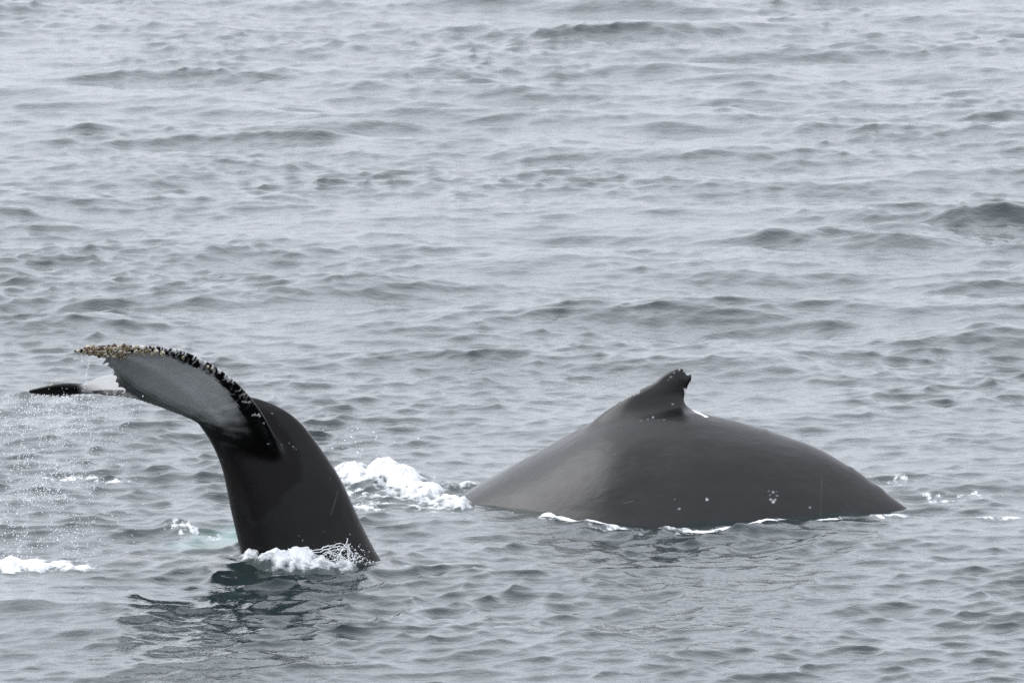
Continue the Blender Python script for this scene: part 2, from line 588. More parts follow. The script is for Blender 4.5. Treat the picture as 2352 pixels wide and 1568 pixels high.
def fuse(pieces, voxel, smooth_iter):
    """Overlapping closed shells -> one continuous skin."""
    verts, faces, off = [], [], 0
    for V, F, caps in pieces:
        verts += [tuple(p) for p in V]
        faces += [tuple(int(a) + off for a in f) for f in F]
        for f in caps:
            faces.append(tuple(int(a) + off for a in f[:3]))
        off += len(V)
    me = bpy.data.meshes.new('shell')
    me.from_pydata(verts, [], faces)
    me.update()
    import bmesh
    bm = bmesh.new(); bm.from_mesh(me)
    bmesh.ops.recalc_face_normals(bm, faces=bm.faces)
    bm.to_mesh(me); bm.free()
    o = bpy.data.objects.new('shell', me)
    COL.objects.link(o)
    r = o.modifiers.new('r', 'REMESH'); r.mode = 'VOXEL'; r.voxel_size = voxel; r.adaptivity = 0
    s = o.modifiers.new('s', 'SMOOTH'); s.factor = 0.5; s.iterations = smooth_iter
    dg = bpy.context.evaluated_depsgraph_get()
    dg.update()
    res = bpy.data.meshes.new_from_object(o.evaluated_get(dg))
    bpy.data.objects.remove(o)
    bpy.data.meshes.remove(me)
    n = len(res.vertices)
    co = np.empty(n * 3, np.float32); res.vertices.foreach_get('co', co)
    nn = np.empty(n * 3, np.float32); res.vertices.foreach_get('normal', nn)
    res.polygons.foreach_set('use_smooth', np.ones(len(res.polygons), bool))
    return res, co.reshape(-1, 3).astype(float), nn.reshape(-1, 3).astype(float)


def nearest(src, co, maxd=None):
    kd = KDTree(len(src))
    for i, p in enumerate(src):
        kd.insert(p, i)
    kd.balance()
    idx = np.empty(len(co), int); dist = np.empty(len(co))
    for i, p in enumerate(co):
        _, j, d = kd.find(p)
        idx[i] = j; dist[i] = d
    return idx, dist


def relax(me, co, pieces, reach, iters):
    """Soften the skin where two of the fused shells meet."""
    ds = []
    for src in pieces:
        ds.append(nearest(src, co)[1])
    d2 = np.sort(np.array(ds), axis=0)[1]
    k = (1 - sstep(reach * 0.35, reach, d2))[:, None] * 0.5
    e = np.empty(len(me.edges) * 2, np.int32); me.edges.foreach_get('vertices', e)
    e = e.reshape(-1, 2)
    i, j = np.concatenate([e[:, 0], e[:, 1]]), np.concatenate([e[:, 1], e[:, 0]])
    act = (k[i, 0] > 0.01); i, j = i[act], j[act]
    deg = np.maximum(np.bincount(i, minlength=len(co)), 1)[:, None]
    has = np.bincount(i, minlength=len(co))[:, None] > 0
    for _ in range(iters):
        avg = np.stack([np.bincount(i, co[j, c], minlength=len(co)) for c in range(3)], -1) / deg
        co = co + k * has * (avg - co)
    return co


# ---- the diving tail
YT = 90.0
NEAR = [  # lead (px, py, dY)   trail (px, py, dY)
    (712, 1165, -0.14, 560, 1130, 0.05),
    (680, 1098, -0.21, 515, 1060, 0.02),
    (654, 1046, -0.255, 478, 1010, 0.00),
    (629, 1000, -0.34, 452, 975, -0.06),
    (600, 948, -0.48, 425, 958, -0.14),
    (562, 898, -0.61, 390, 944, -0.24),
    (520, 860, -0.74, 352, 930, -0.38),
    (472, 829, -0.86, 318, 917, -0.52),
    (420, 807, -0.97, 290, 901, -0.66),
    (368, 797, -1.07, 270, 878, -0.82),
    (318, 795, -1.16, 258, 850, -0.96),
    (280, 795, -1.23, 246, 826, -1.10),
    (240, 795, -1.29, 230, 820, -1.22),
    (205, 797, -1.34, 205, 814, -1.32),
    (168, 805, -1.40, 172, 809, -1.40)]
FAR = [
    (640, 990, 0.05, 520, 1010, 0.00),
    (600, 945, 0.18, 470, 985, 0.04),
    (555, 908, 0.34, 432, 963, 0.12),
    (480, 868, 0.52, 385, 943, 0.26),
    (400, 853, 0.70, 335, 925, 0.42),
    (320, 853, 0.86, 290, 913, 0.58),
    (245, 864, 1.02, 240, 908, 0.78),
    (190, 880, 1.12, 190, 905, 1.14),
    (125, 884, 1.20, 130, 909, 1.32),
    (66, 897, 1.40, 70, 902, 1.44)]
STOCK = [  # left px, py, right px, py, half thickness, dY
    (590, 1460, 1010, 1450, 0.50, 0.12),
    (562, 1345, 930, 1350, 0.46, 0.05),
    (554, 1275, 884, 1300, 0.43, 0.0),
    (541, 1218, 844, 1232, 0.40, 0.0),
    (529, 1165, 813, 1165, 0.36, 0.0),
    (519, 1115, 785, 1105, 0.32, 0.0),
    (506, 1068, 755, 1056, 0.28, 0.0),
    (488, 1026, 724, 1012, 0.235, 0.0),
    (467, 990, 690, 970, 0.19, 0.0),
    (450, 970, 648, 938, 0.145, 0.0),
    (430, 958, 598, 917, 0.10, 0.02),
    (405, 945, 540, 905, 0.06, 0.05),
    (370, 932, 470, 895, 0.03, 0.08)]


def build_tail():
    root = bpy.data.objects.new('humpback_whale', None)
    base = at(720, 1300, YT)
    root.location = base
    COL.objects.link(root)
    tag(root, 'diving whale with raised black tail and barnacled white underside flukes', 'whale', 'humpback whales at the surface')
    n = 220
    ln, tn = paired(NEAR, n)
    ln, tn = to_world(ln, YT), to_world(tn, YT)
    s = np.linspace(0, 1, n)
    rng = np.random.default_rng(4)
    # ragged back edge towards the tip
    jag = 0.025 * noise(s * 70, 0, 0, 8) * sstep(0.45, 0.62, s) * (1 - sstep(0.93, 1.0, s))
    for (c0, w, a) in ((0.785, 0.011, 0.50), (0.752, 0.008, 0.22), (0.735, 0.006, 0.08), (0.69, 0.006, 0.05), (0.655, 0.006, 0.05), (0.62, 0.006, 0.05)):
        jag += a * np.exp(-((s - c0) / w) ** 2)
    thick_n = np.interp(s, [0, 0.15, 0.3, 0.5, 0.75, 0.9, 1], [0.08, 0.09, 0.060, 0.048, 0.038, 0.030, 0.010])
    bn = blade(ln, tn, thick_n, 26, jag)
    lf, tf = paired(FAR, n)
    lf, tf = to_world(lf, YT), to_world(tf, YT)
    jagf = 0.04 * noise(s * 50, 3, 0, 9) * sstep(0.5, 0.6, s)
    thick_f = np.interp(s, [0, 0.3, 0.6, 0.85, 1], [0.06, 0.05, 0.032, 0.035, 0.012])
    bf = blade(lf, tf, thick_f, 26, jagf)
    P = spline(STOCK, 90)
    R = []
    ph = np.linspace(0, 2 * np.pi, 72, endpoint=False)
    for p in P:
        l, r = at(p[0], p[1], YT + p[5]), at(p[2], p[3], YT + p[5])
        mid, e = (l + r) / 2, (r - l) / 2
        cs, sn = np.cos(ph), np.sin(ph)
        pinch = 1 - 0.35 * np.clip(cs, 0, 1) ** 2 - 0.15 * np.clip(-cs, 0, 1) ** 2
        mus = 1 + 0.035 * noise(np.cos(ph) * 2.2 + 5, np.sin(ph) * 2.2, mid[2] * 1.1, 91) + 0.016 * noise(np.cos(ph) * 5 + 5, np.sin(ph) * 5, mid[2] * 2.2, 92) * (np.abs(cs) < 0.96)
        R.append(mid + cs[:, None] * e + (p[4] * sn * pinch * mus)[:, None] * np.array([0.05, 1, 0]))
    st = rings_mesh(np.array(R))
    me, co, nn = fuse([(bn[0], bn[1], bn[2]), (bf[0], bf[1], bf[2]), st], 0.0075, 4)
    # ---- pigment of the skin and one painted reflection, by position on the flukes
    src = np.concatenate([bn[0], bf[0], st[0]])
    which = np.concatenate([np.zeros(len(bn[0])), np.ones(len(bf[0])), np.full(len(st[0]), 2)])
    S = np.concatenate([bn[3], bf[3], np.zeros(len(st[0]))])
    Cc = np.concatenate([bn[4], bf[4], np.zeros(len(st[0]))])
    Sd = np.concatenate([bn[5], bf[5], np.zeros(len(st[0]))])
    # which side of the near blade is its underside
    d_up = bn[0][:26 * 1].mean(0)
    idx, dist = nearest(src, co)
    w, s_, c_, sd = which[idx], S[idx], Cc[idx], Sd[idx]
    co = relax(me, co, [bn[0], bf[0], st[0]], 0.13, 160)
    px, py = project(co)
    pig = np.zeros(len(co))
    facing = nn[:, 1] < 0.15
    x, y, z = co.T
    # near fluke underside: white field, feathered borders
    under = (w == 0) & facing
    f1 = fbm(s_ * 60, c_ * 5, 0, 4, 31)
    f2 = fbm(s_ * 16, c_ * 8, 0, 4, 37)
    lead_band = 0.085 + 0.05 * f1 + 0.02 * f2 + 0.07 * (1 - sstep(0.30, 0.42, s_)) + 0.06 * sstep(0.66, 0.74, s_)
    edge_root = sstep(-0.04, 0.12, s_ - (0.33 - 0.06 * c_ + 0.10 * (1 - np.abs(c_ - 0.45) * 2).clip(0, 1) * -0.6 + 0.035 * f1 + 0.02 * f2))
    field = sstep(0.0, 0.035, c_ - lead_band) * edge_root
    field *= 1 - 0.75 * sstep(0.66, 0.98, c_ + 0.14 * f2) * (1 - 0.75 * sstep(0.60, 0.72, s_))
    strip = np.exp(-((c_ - 0.90 - 0.01 * f2) / 0.022) ** 2) * sstep(0.12, 0.2, s_) * (1 - sstep(0.62, 0.72, s_))
    field *= (1 - 0.9 * strip) * (0.74 + 0.34 * (1 - sstep(0.38, 0.72, s_))) * (0.92 + 0.25 * np.exp(-((c_ - 0.42 + 0.5 * (s_ - 0.5)) / 0.07) ** 2))
    low = sstep(0.93, 0.96, c_) * sstep(0.22, 0.30, s_) * (1 - sstep(0.60, 0.68, s_)) * (0.45 + 0.5 * f1)
    ribs = 0.86 + 0.10 * fbm(s_ * 30, c_ * 3, 0, 3, 44) + 0.06 * fbm(s_ * 90, c_ * 14, 0, 3, 45)
    hi = np.exp(-((c_ - 0.30 - 0.1 * f2) / 0.06) ** 2) * 0.12
    white_n = np.maximum(0.78 * field * (ribs + hi), 0.5 * low)
    # scratched pale rim along the leading edge
    scr = fbm(s_ * 250 + c_ * 25, c_ * 12, 0, 3, 51)
    rim = sstep(-0.02 + 3.0 * np.clip(c_ - 0.02, 0, 0.09), 0.25 + 3.0 * np.clip(c_ - 0.02, 0, 0.09), scr) * (c_ < lead_band + 0.02) * sstep(0.30, 0.42, s_) * (1 - sstep(0.74, 0.80, s_)) * (0.45 + 0.55 * (1 - sstep(0.015, 0.05, c_)))
    rake = sstep(0.36, 0.5, fbm(s_ * 120 - c_ * 16, c_ * 6, 0, 2, 52)) * (c_ > 0.015) * (c_ < 0.10) * sstep(0.17, 0.22, s_) * (1 - sstep(0.33, 0.38, s_))
    white_n = np.maximum(white_n, 0.75 * np.maximum(rim, rake))
    tip = sstep(0.80, 0.84, s_)
    white_n *= 1 - tip
    pig = np.where(under, white_n, pig)
    # far fluke: grazing sky reflection painted as a pale field above, dark back edge and tip, pale streaked strip below
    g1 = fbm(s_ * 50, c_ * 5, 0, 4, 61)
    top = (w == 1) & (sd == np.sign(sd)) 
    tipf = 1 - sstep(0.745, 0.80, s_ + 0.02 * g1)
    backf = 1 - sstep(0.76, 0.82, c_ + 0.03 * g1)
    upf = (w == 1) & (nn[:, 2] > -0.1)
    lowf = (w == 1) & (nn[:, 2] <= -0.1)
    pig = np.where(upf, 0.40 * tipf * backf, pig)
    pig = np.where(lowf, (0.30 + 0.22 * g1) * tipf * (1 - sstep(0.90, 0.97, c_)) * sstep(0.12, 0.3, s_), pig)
    # stock: faint lighter side, scattered flecks
    stk = w == 2
    lo = fbm(x * 2.2, y * 2.2, z * 2.2, 4, 71)
    blob = ((px - 585 - 50 * lo) / 95.0) ** 2 + ((py - 1075 - 60 * lo) / 130.0) ** 2
    side = 0.010 * sstep(0.9, 1.15, blob) * sstep(-0.1, 0.25, (px - 560) / 300.0) * (1 + 0.5 * lo)
    fl = (noise(x * 70, y * 70, z * 45, 73) > 0.90) * sstep(0.1, 0.4, fbm(x * 5, y * 5, z * 5, 2, 75)) * 0.25
    pig = np.where(stk, side + fl, pig)
    pig = np.where((w == 0) & ~facing & (s_ < 0.4), np.maximum(pig, side), pig)
    # thin scratch on the flank
    q = np.abs((px - 762) - (1175 - py) * 0.30)
    pig += (q < 1.6) * (py > 1125) * (py < 1182) * 0.035 * (w == 2) * facing
    pig = np.clip(pig, 0, 1)
    co_l = co - base
    me.vertices.foreach_set('co', np.ascontiguousarray(co_l, np.float32).ravel())
    me.update()
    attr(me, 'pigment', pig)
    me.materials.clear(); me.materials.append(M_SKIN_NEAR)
    me.name = 'body'
    link('body', me, root)

    # ---- barnacles, one object each
    def barnacle_mesh(kind):
        k = 9
        prof = [(1.0, -0.15), (0.92, 0.25), (0.66, 0.72), (0.46, 0.78), (0.34, 0.50), (0.0, 0.42)]
        V = []
        rr = np.random.default_rng(kind)
        for (r, h) in prof[:-1]:
            for a in range(k):
                t = 2 * math.pi * a / k
                j = 1 + rr.uniform(-0.10, 0.10)
                V.append((r * j * math.cos(t), r * j * math.sin(t), h))
        V.append((0, 0, 0.42))
        F = [tuple(f) for f in grid_faces(5, k, True)]
        F += [(4 * k + a, 4 * k + (a + 1) % k, 5 * k) for a in range(k)]
        b = bpy.data.meshes.new('barnacle'); b.from_pydata([tuple(map(float, v)) for v in V], [], [tuple(map(int, f)) for f in F]); b.update()
        b.polygons.foreach_set('use_smooth', np.ones(len(b.polygons), bool))
        b.materials.append(M_BARN[kind])
        return b
    meshes = [barnacle_mesh(i) for i in range(3)]
    kd = KDTree(len(co))
    for i, p in enumerate(co):
        kd.insert(p, i)
    kd.balance()
    rnd = random.Random(7)
    spots = []
    # dense crust from the tip inwards
    for _ in range(900):
        t = rnd.uniform(0, 1)
        x_ = 190 + t * 100
        lo_, hi_ = 795 + (1 - t) * 5, 818 + 5 * t - 7 * (1 - t)
        spots.append((x_, rnd.uniform(lo_ - 2, hi_), 2.8 + 4.2 * rnd.random() ** 1.8, rnd.choices((0, 1, 2), (4, 4, 2))[0]))
    for _ in range(60):
        spots.append((rnd.uniform(285, 352), rnd.uniform(796, 815), rnd.uniform(2.6, 4.2), rnd.choices((0, 1), (4, 1))[0]))
    big = [(357, 806, 6.5, 0), (350, 816, 4.5, 0), (372, 811, 7.0, 0), (311, 806, 6.0, 0), (274, 806, 6.0, 0), (284, 808, 6.0, 0), (268, 820, 6.0, 0),
           (280, 822, 5.5, 0), (180, 806, 4.5, 0), (284, 795, 5.5, 2), (262, 794, 5.5, 2), (420, 820, 4.5, 1), (477, 842, 4.0, 0), (486, 846, 4.0, 0), (240, 812, 5.5, 0), (232, 800, 5.0, 2)]
    far = [(x_, 909 + rnd.uniform(-2, 2), rnd.uniform(2.6, 4.2), 0) for x_ in range(82, 190, 11)] + [(118, 884, 3.5, 0), (125, 884, 3.0, 2)]
    placed = []
    count = 0
    vis = nn[:, 1] * CP < 0.25
    near_i = np.where((px < 520) & (py < 860) & (nn[:, 1] < 0.35) & (w == 0))[0]
    far_i = np.where((px < 215) & (py > 868) & (w == 1))[0]

    def put(sx, sy, r_px, kind, pool, gap):
        nonlocal count
        d2 = (px[pool] - sx) ** 2 + (py[pool] - sy) ** 2
        j = int(np.argmin(d2))
        if d2[j] > 60:
            return
        i = pool[j]
        r = r_px * 90 / FPX
        c = co[i]
        for (q, rq) in placed:
            if np.linalg.norm(q - c) < gap * (r + rq):
                return
        placed.append((c, r))
        o = link('barnacle', meshes[kind], root)
        nrm = Vector(nn[i])
        o.matrix_parent_inverse = Matrix.Identity(4)
        rot = nrm.to_track_quat('Z', 'Y').to_matrix().to_4x4() @ Matrix.Rotation(rnd.uniform(0, 6.28), 4, 'Z')
        hgt = r * rnd.uniform(0.95, 1.5)
        o.matrix_local = Matrix.Translation(Vector(c - base)) @ rot @ Matrix.Diagonal((r, r, hgt, 1))
        count += 1
    for (sx, sy, r_px, k) in big:
        put(sx, sy, r_px, k, near_i, 0.7)
    for (sx, sy, r_px, k) in spots:
        if count > 230:
            break
        put(sx, sy, r_px, k, near_i, 0.58)
    for (sx, sy, r_px, k) in far:
        put(sx, sy, r_px, k, far_i, 0.8)
    return root


build_tail()

# ---- the whale showing its back
BACK = [  # px, py of the ridge, ridge distance, half width, top exponent
    (930, 1235, 95.4, 1.10, 2.2),
    (1000, 1185, 95.2, 1.14, 2.2),
    (1060, 1138, 95.1, 1.17, 2.2),
    (1150, 1085, 95.0, 1.20, 2.05),
    (1250, 1030, 94.9, 1.22, 1.95),
    (1330, 985, 94.85, 1.22, 1.85),
    (1390, 954, 94.8, 1.22, 1.72),
    (1450, 940, 94.75, 1.21, 1.62),
    (1520, 937, 94.7, 1.20, 1.56),
    (1590, 940, 94.65, 1.17, 1.55),
    (1650, 957, 94.6, 1.12, 1.58),
    (1720, 975, 94.55, 1.05, 1.6),
    (1800, 1000, 94.5, 0.96, 1.7),
    (1870, 1026, 94.45, 0.87, 1.65),
    (1930, 1058, 94.4, 0.78, 1.6),
    (2000, 1105, 94.35, 0.66, 1.6),
    (2050, 1142, 94.3, 0.57, 1.6),
    (2090, 1172, 94.25, 0.50, 1.6),
    (2150, 1220, 94.2, 0.42, 1.6)]
FIN = [  # front edge px, py   back edge px, py
    (1340, 990, 0, 1650, 985, 0),
    (1366, 954, 0, 1622, 953, 0),
    (1398, 932, 0, 1598, 942, 0),
    (1436, 912, 0, 1584, 930, 0),
    (1470, 895, 0, 1579, 916, 0),
    (1500, 880, 0, 1577, 902, 0),
    (1520, 864, 0, 1581, 888, 0),
    (1535, 855, 0, 1585, 876, 0),
    (1550, 848, 0, 1580, 866, 0),
    (1566, 845, 0, 1573, 850, 0)]
FIN_HOOK = [(1550, 880, 0, 1560, 892, 0), (1565, 872, 0, 1578, 886, 0), (1577, 864, 0, 1587, 876, 0), (1588, 857, 0, 1590, 863, 0)]


def build_back():
    root = bpy.data.objects.new('humpback_whale', None)
    base = at(1560, 1195, 94.5)
    root.location = base
    COL.objects.link(root)
    tag(root, 'arched grey whale back with small hooked dorsal fin above the water', 'whale', 'humpback whales at the surface')
    P = spline(BACK, 260)
    ph = np.linspace(0, 2 * np.pi, 200, endpoint=False)
    R = []
    for i, p in enumerate(P):
        c = at(p[0], p[1], p[2])
        kn = 0.012 * np.clip(noise(p[0] / 22.0, 1, 0, 81), 0, 1) * sstep(1630, 1700, p[0])
        D = 1.30
        e = p[4]
        cs, sn = np.cos(ph), np.sin(ph)
        yy = p[3] * np.where(cs < 0, 1 + 0.16 * sstep(1150, 1350, p[0]), 1.0) * np.sign(cs) * np.abs(cs) ** (2 / e)
        zz = np.where(sn > 0, np.abs(sn) ** (2 / e) * D, -0.5 * np.abs(sn))
        zz = zz + kn * np.exp(-((ph - np.pi / 2) / 0.16) ** 2)
        R.append(np.stack([np.full_like(yy, c[0]), c[1] + yy, c[2] - D + zz], -1))
    R = np.array(R)
    # soft folds and muscle swells of the flank
    f = 0.024 * fbm(R[..., 0] * 0.8 + R[..., 2] * 0.8, R[..., 1] * 1.2, R[..., 2] * 1.9 - R[..., 0] * 0.5, 4, 83)
    cen = R.mean(1, keepdims=True)
    dirv = (R - cen) / np.linalg.norm(R - cen, axis=-1, keepdims=True)
    R = R + dirv * f[..., None] * (1 - np.exp(-((ph - np.pi / 2) / 0.35) ** 2))[None, :, None]
    bd = rings_mesh(R)
    s = np.linspace(0, 1, 110)
    lf, tf = paired(FIN, 110)
    jag = 0.03 * noise(s * 40, 0, 0, 85) * sstep(0.75, 0.85, s)
    fn = blade(to_world(lf, 94.7), to_world(tf, 94.7), np.interp(s, [0, 0.12, 0.25, 0.4, 0.7, 1], [0.17, 0.13, 0.10, 0.072, 0.040, 0.014]), 30, jag)
    lh, th = paired(FIN_HOOK, 60)
    fh = blade(to_world(lh, 94.7), to_world(th, 94.7), np.interp(np.linspace(0, 1, 60), [0, 1], [0.03, 0.008]), 16)
    me, co, nn = fuse([bd, fn[:3], fh[:3]], 0.011, 5)
    co = relax(me, co, [bd[0], np.concatenate([fn[0], fh[0]])], 0.14, 320)
    px, py = project(co)
    x, y, z = co.T
    front = nn[:, 1] < 0.2
    pig = 0.010 * np.clip(fbm(x * 1.5, y * 1.5, z * 3, 4, 87), 0, 1)
    # worn pale skin behind the fin and along the ridge in front of it
    bx = np.interp(py, [895, 905, 918, 932, 944, 956], [1576, 1577, 1579, 1585, 1597, 1622])
    worn = (np.abs(px - bx) < 4.6 + 2 * noise(x * 40, y * 40, z * 40, 88)) * (py > 893) * (py < 958)
    pig = np.maximum(pig, 0.85 * worn)
    ry = np.interp(px, [1366, 1398, 1436, 1470], [954, 932, 912, 895])
    rid = (np.abs(py - ry) < 5 + 2.5 * noise(x * 60, y * 20, z * 20, 89)) * (px > 1390) * (px < 1470)
    pig = np.maximum(pig, 0.22 * rid)
    marks = [(1776, 1130, 4, .5), (1768, 1136, 3, .5), (1770, 1147, 4, .6), (1780, 1147, 4, .7), (1785, 1138, 3, .5), (1776, 1152, 5, .8), (1766, 1127, 2, .3), (1784, 1127, 2, .3),
             (1624, 1146, 4, .8), (1549, 1146, 2, .5), (1560, 1168, 3, .5), (1860, 1165, 3, .6), (1541, 866, 3, .7), (1535, 872, 2, .6), (1548, 855, 2, .6), (1560, 849, 3, .6), (1571, 852, 3, .7),
             (1545, 927, 3, .5), (1500, 958, 3, .5), (1472, 966, 2, .3), (1525, 964, 2, .3), (1488, 963, 2, .3), (1412, 1042, 2, .3), (1648, 935, 2, .3)]
    for (mx_, my_, r_, a_) in marks:
        d = np.hypot(px - mx_, py - my_) + 1.2 * noise(x * 90, y * 90, z * 90, 90)
        pig = np.maximum(pig, 0.7 * a_ * (1 - sstep(r_ * 0.35, r_ * 0.9, d)) * front)
    for (x0, y0, x1, y1, a_) in ((2008 - 120, 1095, 1884, 1180, .02), (1432, 1155 - 0, 1455, 1150, .035), (1945, 1150, 1940, 1190, .012)):
        t = np.clip(((px - x0) * (x1 - x0) + (py - y0) * (y1 - y0)) / ((x1 - x0) ** 2 + (y1 - y0) ** 2), 0, 1)
        d = np.hypot(px - x0 - t * (x1 - x0), py - y0 - t * (y1 - y0))
        pig = np.maximum(pig, a_ * (1 - sstep(0.8, 2.4, d)) * front)
    me.vertices.foreach_set('co', np.ascontiguousarray(co - base, np.float32).ravel())
    me.update()
    attr(me, 'pigment', np.clip(pig, 0, 1))
    me.materials.clear(); me.materials.append(M_SKIN_FAR)
    me.name = 'body'
    link('body', me, root)


build_back()

# ------------------------------------------------------------------ foam, splashes and spray
def foam_bank(name, label, blobs, seed, res=0.008, rough=1.0, cut=0.35, low=-0.02):
    """Heaped white water: blobs are photo point of the base, radii (m), height (m)."""
    G = [(*on_water(px, py)[:2], rx, ry, h) for (px, py, rx, ry, h) in blobs]
    x0 = min(g[0] - 1.5 * g[2] for g in G); x1 = max(g[0] + 1.5 * g[2] for g in G)
    y0 = min(g[1] - 1.5 * g[3] for g in G); y1 = max(g[1] + 1.5 * g[3] for g in G)
    nx = int((x1 - x0) / res); ny = int((y1 - y0) / (res * 2.0))
    X, Y = np.meshgrid(np.linspace(x0, x1, nx), np.linspace(y0, y1, ny), indexing='ij')
    env = np.zeros_like(X)
    for (cx, cy, rx, ry, h) in G:
        env = np.maximum(env, h * np.exp(-((X - cx) / rx) ** 2 - ((Y - cy) / ry) ** 2))
    b1 = fbm(X * 4.0, Y * 2.6, 0, 5, seed, 0.55, True)
    b2 = fbm(X * 13, Y * 9, 0, 4, seed + 20, 0.6, True)
    f = fbm(X * 45, Y * 30, 0, 3, seed + 40)
    hmax = max(g[4] for g in G)
    h = env * (0.68 + 0.60 * b1) + np.sqrt(np.clip(env / hmax, 0, 1)) * hmax * rough * (0.10 * b2 + 0.035 * f) - 0.08 * hmax
    z = sea_level(X, Y) + h
    ox = fbm(X * 16, Y * 11, 4.2, 3, seed + 60) * np.sqrt(np.clip(h, 0, 1)) * 0.11
    oy = fbm(X * 16, Y * 11, 8.2, 3, seed + 70) * np.sqrt(np.clip(h, 0, 1)) * 0.15
    V = np.stack([X + ox, Y + oy, z], -1).reshape(-1, 3)
    F = grid_faces(nx, ny)
    keep = (h.ravel()[F] > low).all(1)
    F = F[keep]
    used = np.unique(F)
    remap = np.full(len(V), -1); remap[used] = np.arange(len(used))
    me = mesh_np(name, V[used], remap[F], M_FOAM)
    if len(me.polygons) and sum(p.normal.z for p in list(me.polygons)[:200]) < 0:
        me.flip_normals()
    dense = np.clip(cut + 0.50 * b1 + 0.40 * b2 + 1.2 * (env / hmax) ** 0.6 - 0.5, 0, 1) * sstep(-0.02, 0.25, h / hmax + 0.10 * b2)
    attr(me, 'dense', dense.ravel()[used])
    return tag(link(name, me), label, 'foam', None, 'stuff')


foam_bank('foam', 'heaped white churned water between the tail and the arched back', [
    (875, 1112, 0.16, 0.7, 0.155), (805, 1106, 0.16, 0.7, 0.10), (925, 1124, 0.18, 0.65, 0.14), (975, 1141, 0.20, 0.55, 0.11),
    (1025, 1157, 0.16, 0.45, 0.09), (1060, 1165, 0.08, 0.3, 0.10), (1075, 1124, 0.10, 0.35, 0.05), (1030, 1120, 0.14, 0.4, 0.035), (870, 1148, 0.34, 0.4, 0.04), (950, 1168, 0.32, 0.3, 0.035)], 101, 0.007, 0.8, 0.10)
foam_bank('foam', 'white foam mound against the foot of the black tail', [
    (685, 1305, 0.14, 0.30, 0.20), (640, 1306, 0.16, 0.28, 0.15), (740, 1308, 0.14, 0.25, 0.13), (585, 1300, 0.12, 0.3, 0.09), (785, 1308, 0.10, 0.2, 0.11)], 131, 0.006, 0.9, 0.06)
foam_bank('foam', 'low white breaking crest at the left edge of the water', [
    (20, 1305, 0.12, 0.35, 0.085), (-40, 1306, 0.2, 0.35, 0.07), (80, 1306, 0.15, 0.3, 0.06), (140, 1306, 0.15, 0.3, 0.045), (190, 1308, 0.12, 0.25, 0.03)], 151, 0.007, 1.0, 0.4)
foam_bank('foam', 'thin white foam lapping along the lower side of the whale back', [
    (1262, 1187, 0.06, 0.22, 0.05), (1300, 1190, 0.12, 0.2, 0.034), (1360, 1199, 0.18, 0.16, 0.024), (1440, 1209, 0.18, 0.14, 0.020), (1520, 1214, 0.12, 0.12, 0.014), (1610, 1214, 0.16, 0.15, 0.022),
    (1690, 1209, 0.18, 0.16, 0.026), (1755, 1199, 0.12, 0.2, 0.036), (1810, 1193, 0.14, 0.16, 0.022), (1900, 1190, 0.14, 0.12, 0.014), (2060, 1183, 0.12, 0.15, 0.016)], 171, 0.006, 1.2, 0.46, 0.0)


def ico():
    t = (1 + 5 ** 0.5) / 2
    V = np.array([(-1, t, 0), (1, t, 0), (-1, -t, 0), (1, -t, 0), (0, -1, t), (0, 1, t), (0, -1, -t), (0, 1, -t), (t, 0, -1), (t, 0, 1), (-t, 0, -1), (-t, 0, 1)], float)
    F = np.array([(0, 11, 5), (0, 5, 1), (0, 1, 7), (0, 7, 10), (0, 10, 11), (1, 5, 9), (5, 11, 4), (11, 10, 2), (10, 7, 6), (7, 1, 8), (3, 9, 4), (3, 4, 2), (3, 2, 6), (3, 6, 8), (3, 8, 9), (4, 9, 5), (2, 4, 11), (6, 2, 10), (8, 6, 7), (9, 8, 1)])
    return V / np.linalg.norm(V[0]), F


IV, IF = ico()


def drops_mesh(C, r, stretch):
    n = len(C)
    V = IV[None] * np.stack([r, r, r * stretch], -1)[:, None, :] + C[:, None, :]
    F = IF[None] + (np.arange(n) * 12)[:, None, None]
    return V.reshape(-1, 3), F.reshape(-1, 3)


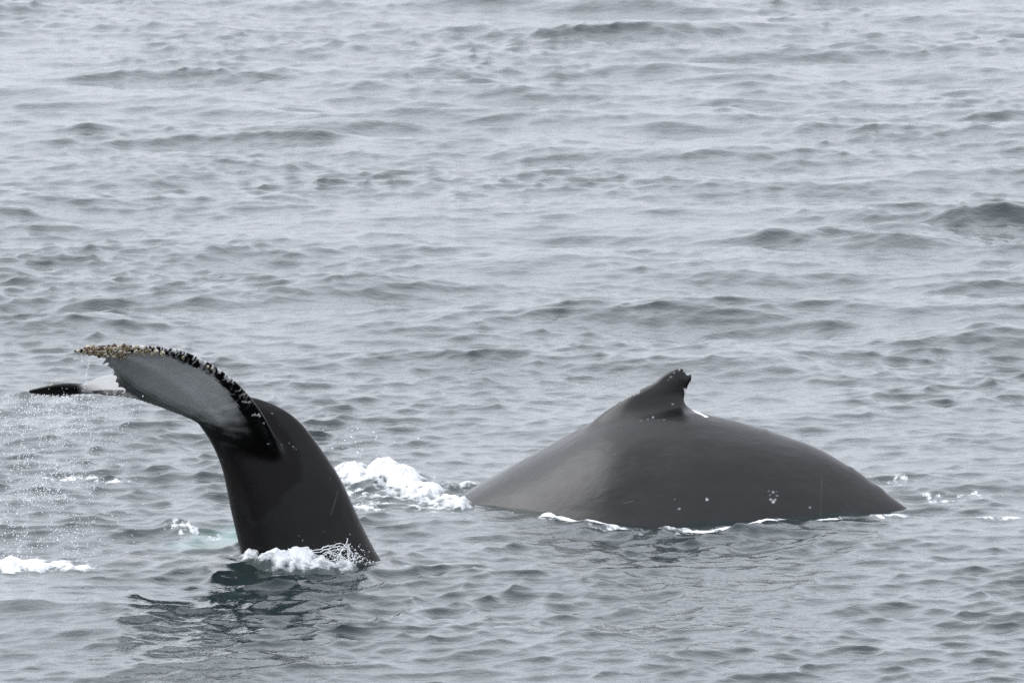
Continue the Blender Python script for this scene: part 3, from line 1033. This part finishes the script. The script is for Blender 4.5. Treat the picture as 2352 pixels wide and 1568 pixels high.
def falling_spray():
    rng = np.random.default_rng(12)
    C, r = [], []
    def add(px, py, dY, rad):
        C.append(at(px, py, YT + dY)); r.append(rad)
    # broad curtain below the flukes
    n = 0
    while n < 7500:
        px = rng.normal(110, 95); py = rng.uniform(900, 1290)
        px -= (py - 1080) * 0.10
        if px < -60 or px > 330 or py < 905 + 0.0 * px:
            continue
        if 0.5 * noise(np.array(px / 60.0), np.array(py / 80.0), 0, 14) + 0.6 * noise(np.array(px / 19.0), np.array(py / 26.0), 0, 15) < rng.uniform(-0.6, 0.5):
            continue
        add(px, py, rng.uniform(-1.2, 1.5), 0.0011 + 0.0044 * rng.random() ** 2.8); n += 1
    # drops hanging from and running off the edges
    strings = [(175, 815, 12, 1.38), (205, 822, 26, -1.3), (190, 812, 20, -1.35), (268, 880, 70, -0.8), (300, 905, 55, -0.65), (285, 895, 60, -0.7), (255, 850, 60, -0.95),
               (75, 905, 90, 1.35), (120, 910, 70, 1.2), (150, 908, 80, 1.1), (175, 906, 70, 1.0), (60, 960, 120, 1.3), (205, 830, 110, -1.25), (55, 1060, 90, 1.2), (310, 915, 40, 0.5), (325, 920, 34, 0.45)]
    for (x0, y0, ln, dY) in strings:
        m = int(ln * 1.1)
        for k in range(m):
            t = rng.random()
            add(x0 - 14 * t * ln / 80 + rng.normal(0, 2.2), y0 + t * ln, dY + rng.normal(0, 0.03), 0.0010 + 0.0030 * rng.random() ** 1.8)
    # beads on the far tip
    for k in range(70):
        add(rng.uniform(80, 290), rng.uniform(890, 925), 0.9 + rng.normal(0, 0.2), 0.0010 + 0.0042 * rng.random() ** 3)
    V, F = drops_mesh(np.array(C), np.array(r), 1.0 + rng.random(len(C)) * 0.8)
    tag(link('spray', mesh_np('spray', V, F, M_DROP)), 'curtain of fine drops raining off the raised flukes', 'spray', None, 'stuff')


def thrown_drops():
    rng = np.random.default_rng(13)
    C, r = [], []
    for k in range(75):
        px = rng.normal(815, 50); py = rng.uniform(975, 1075)
        if px < 735 - (1000 - py) * 0.5:
            continue
        C.append(at(px, py, 95.5 + rng.normal(0, 0.8))); r.append(0.002 + 0.008 * rng.random() ** 2.5)
    V, F = drops_mesh(np.array(C), np.array(r), np.ones(len(C)))
    tag(link('spray', mesh_np('spray', V, F, M_DROP)), 'scattered drops thrown up above the churned white water', 'spray', None, 'stuff')


def tube(P, r, k=6):
    P = np.asarray(P); n = len(P)
    T = np.gradient(P, axis=0); T /= np.linalg.norm(T, axis=1)[:, None] + 1e-9
    a = np.cross(T, [0.3, 1, 0.2]); a /= np.linalg.norm(a, axis=1)[:, None] + 1e-9
    b = np.cross(T, a)
    t = np.linspace(0, 2 * np.pi, k, endpoint=False)
    R = P[:, None] + r[:, None, None] * (np.cos(t)[None, :, None] * a[:, None] + np.sin(t)[None, :, None] * b[:, None])
    return R.reshape(-1, 3), grid_faces(n, k, True)


def splash():
    rng = np.random.default_rng(21)
    V, F, off = [], [], 0
    Y0 = YT - 0.55
    arcs = [((770, 1300), (790, 1262), (800, 1240)), ((740, 1275), (775, 1262), (802, 1262)), ((802, 1245), (808, 1275), (806, 1300)), ((745, 1282), (770, 1290), (800, 1302)),
            ((700, 1275), (745, 1258), (778, 1255)), ((795, 1252), (806, 1262), (803, 1290)), ((806, 1296), (822, 1292), (836, 1282)), ((804, 1290), (813, 1279), (818, 1272)),
            ((750, 1270), (780, 1275), (800, 1295)), ((760, 1262), (765, 1280), (790, 1300)), ((785, 1258), (782, 1275), (795, 1298)), ((768, 1300), (790, 1300), (812, 1296))]
    for A in arcs:
        for rep in range(2):
            pts = [(p[0] + rng.normal(0, 5), p[1] + rng.normal(0, 4)) for p in A]
            P = spline([at(px, py, Y0 + rng.normal(0, 0.04)) for px, py in pts], 26)
            P = P + 0.008 * np.stack([noise(P[:, 0] * 40, P[:, 2] * 40, rep, 22 + q) for q in range(3)], -1)
            rad = rng.uniform(0.0018, 0.0048) * (0.55 + 0.6 * np.abs(noise(np.linspace(0, 9, 26), rep * 3.1, 0, int(rng.integers(99)))))
            rad[-1] = 0.0008; rad[0] = 0.001
            v, f = tube(P, rad)
            V.append(v); F.append(np.concatenate([f[:, [0, 1, 2]], f[:, [0, 2, 3]]]) + off); off += len(v)
    C, r = [], []
    for k in range(420):
        C.append(at(rng.normal(790, 34), 1296 - abs(rng.normal(0, 22)), Y0 + rng.normal(0, 0.1))); r.append(0.0012 + 0.005 * rng.random() ** 2.5)
    for (px, py, rr) in ((818, 1270, .010), (850, 1292, .008), (857, 1289, .006), (840, 1296, .006), (798, 1237, .006), (866, 1291, .004)):
        C.append(at(px, py, Y0)); r.append(rr)
    v, f = drops_mesh(np.array(C), np.array(r), np.ones(len(C)))
    V.append(v); F.append(f + off)
    tag(link('splash', mesh_np('splash', np.concatenate(V), np.concatenate(F), M_DROP)), 'small ragged splash of water threads at the right foot of the tail', 'splash', None, 'stuff')


falling_spray()
thrown_drops()
splash()
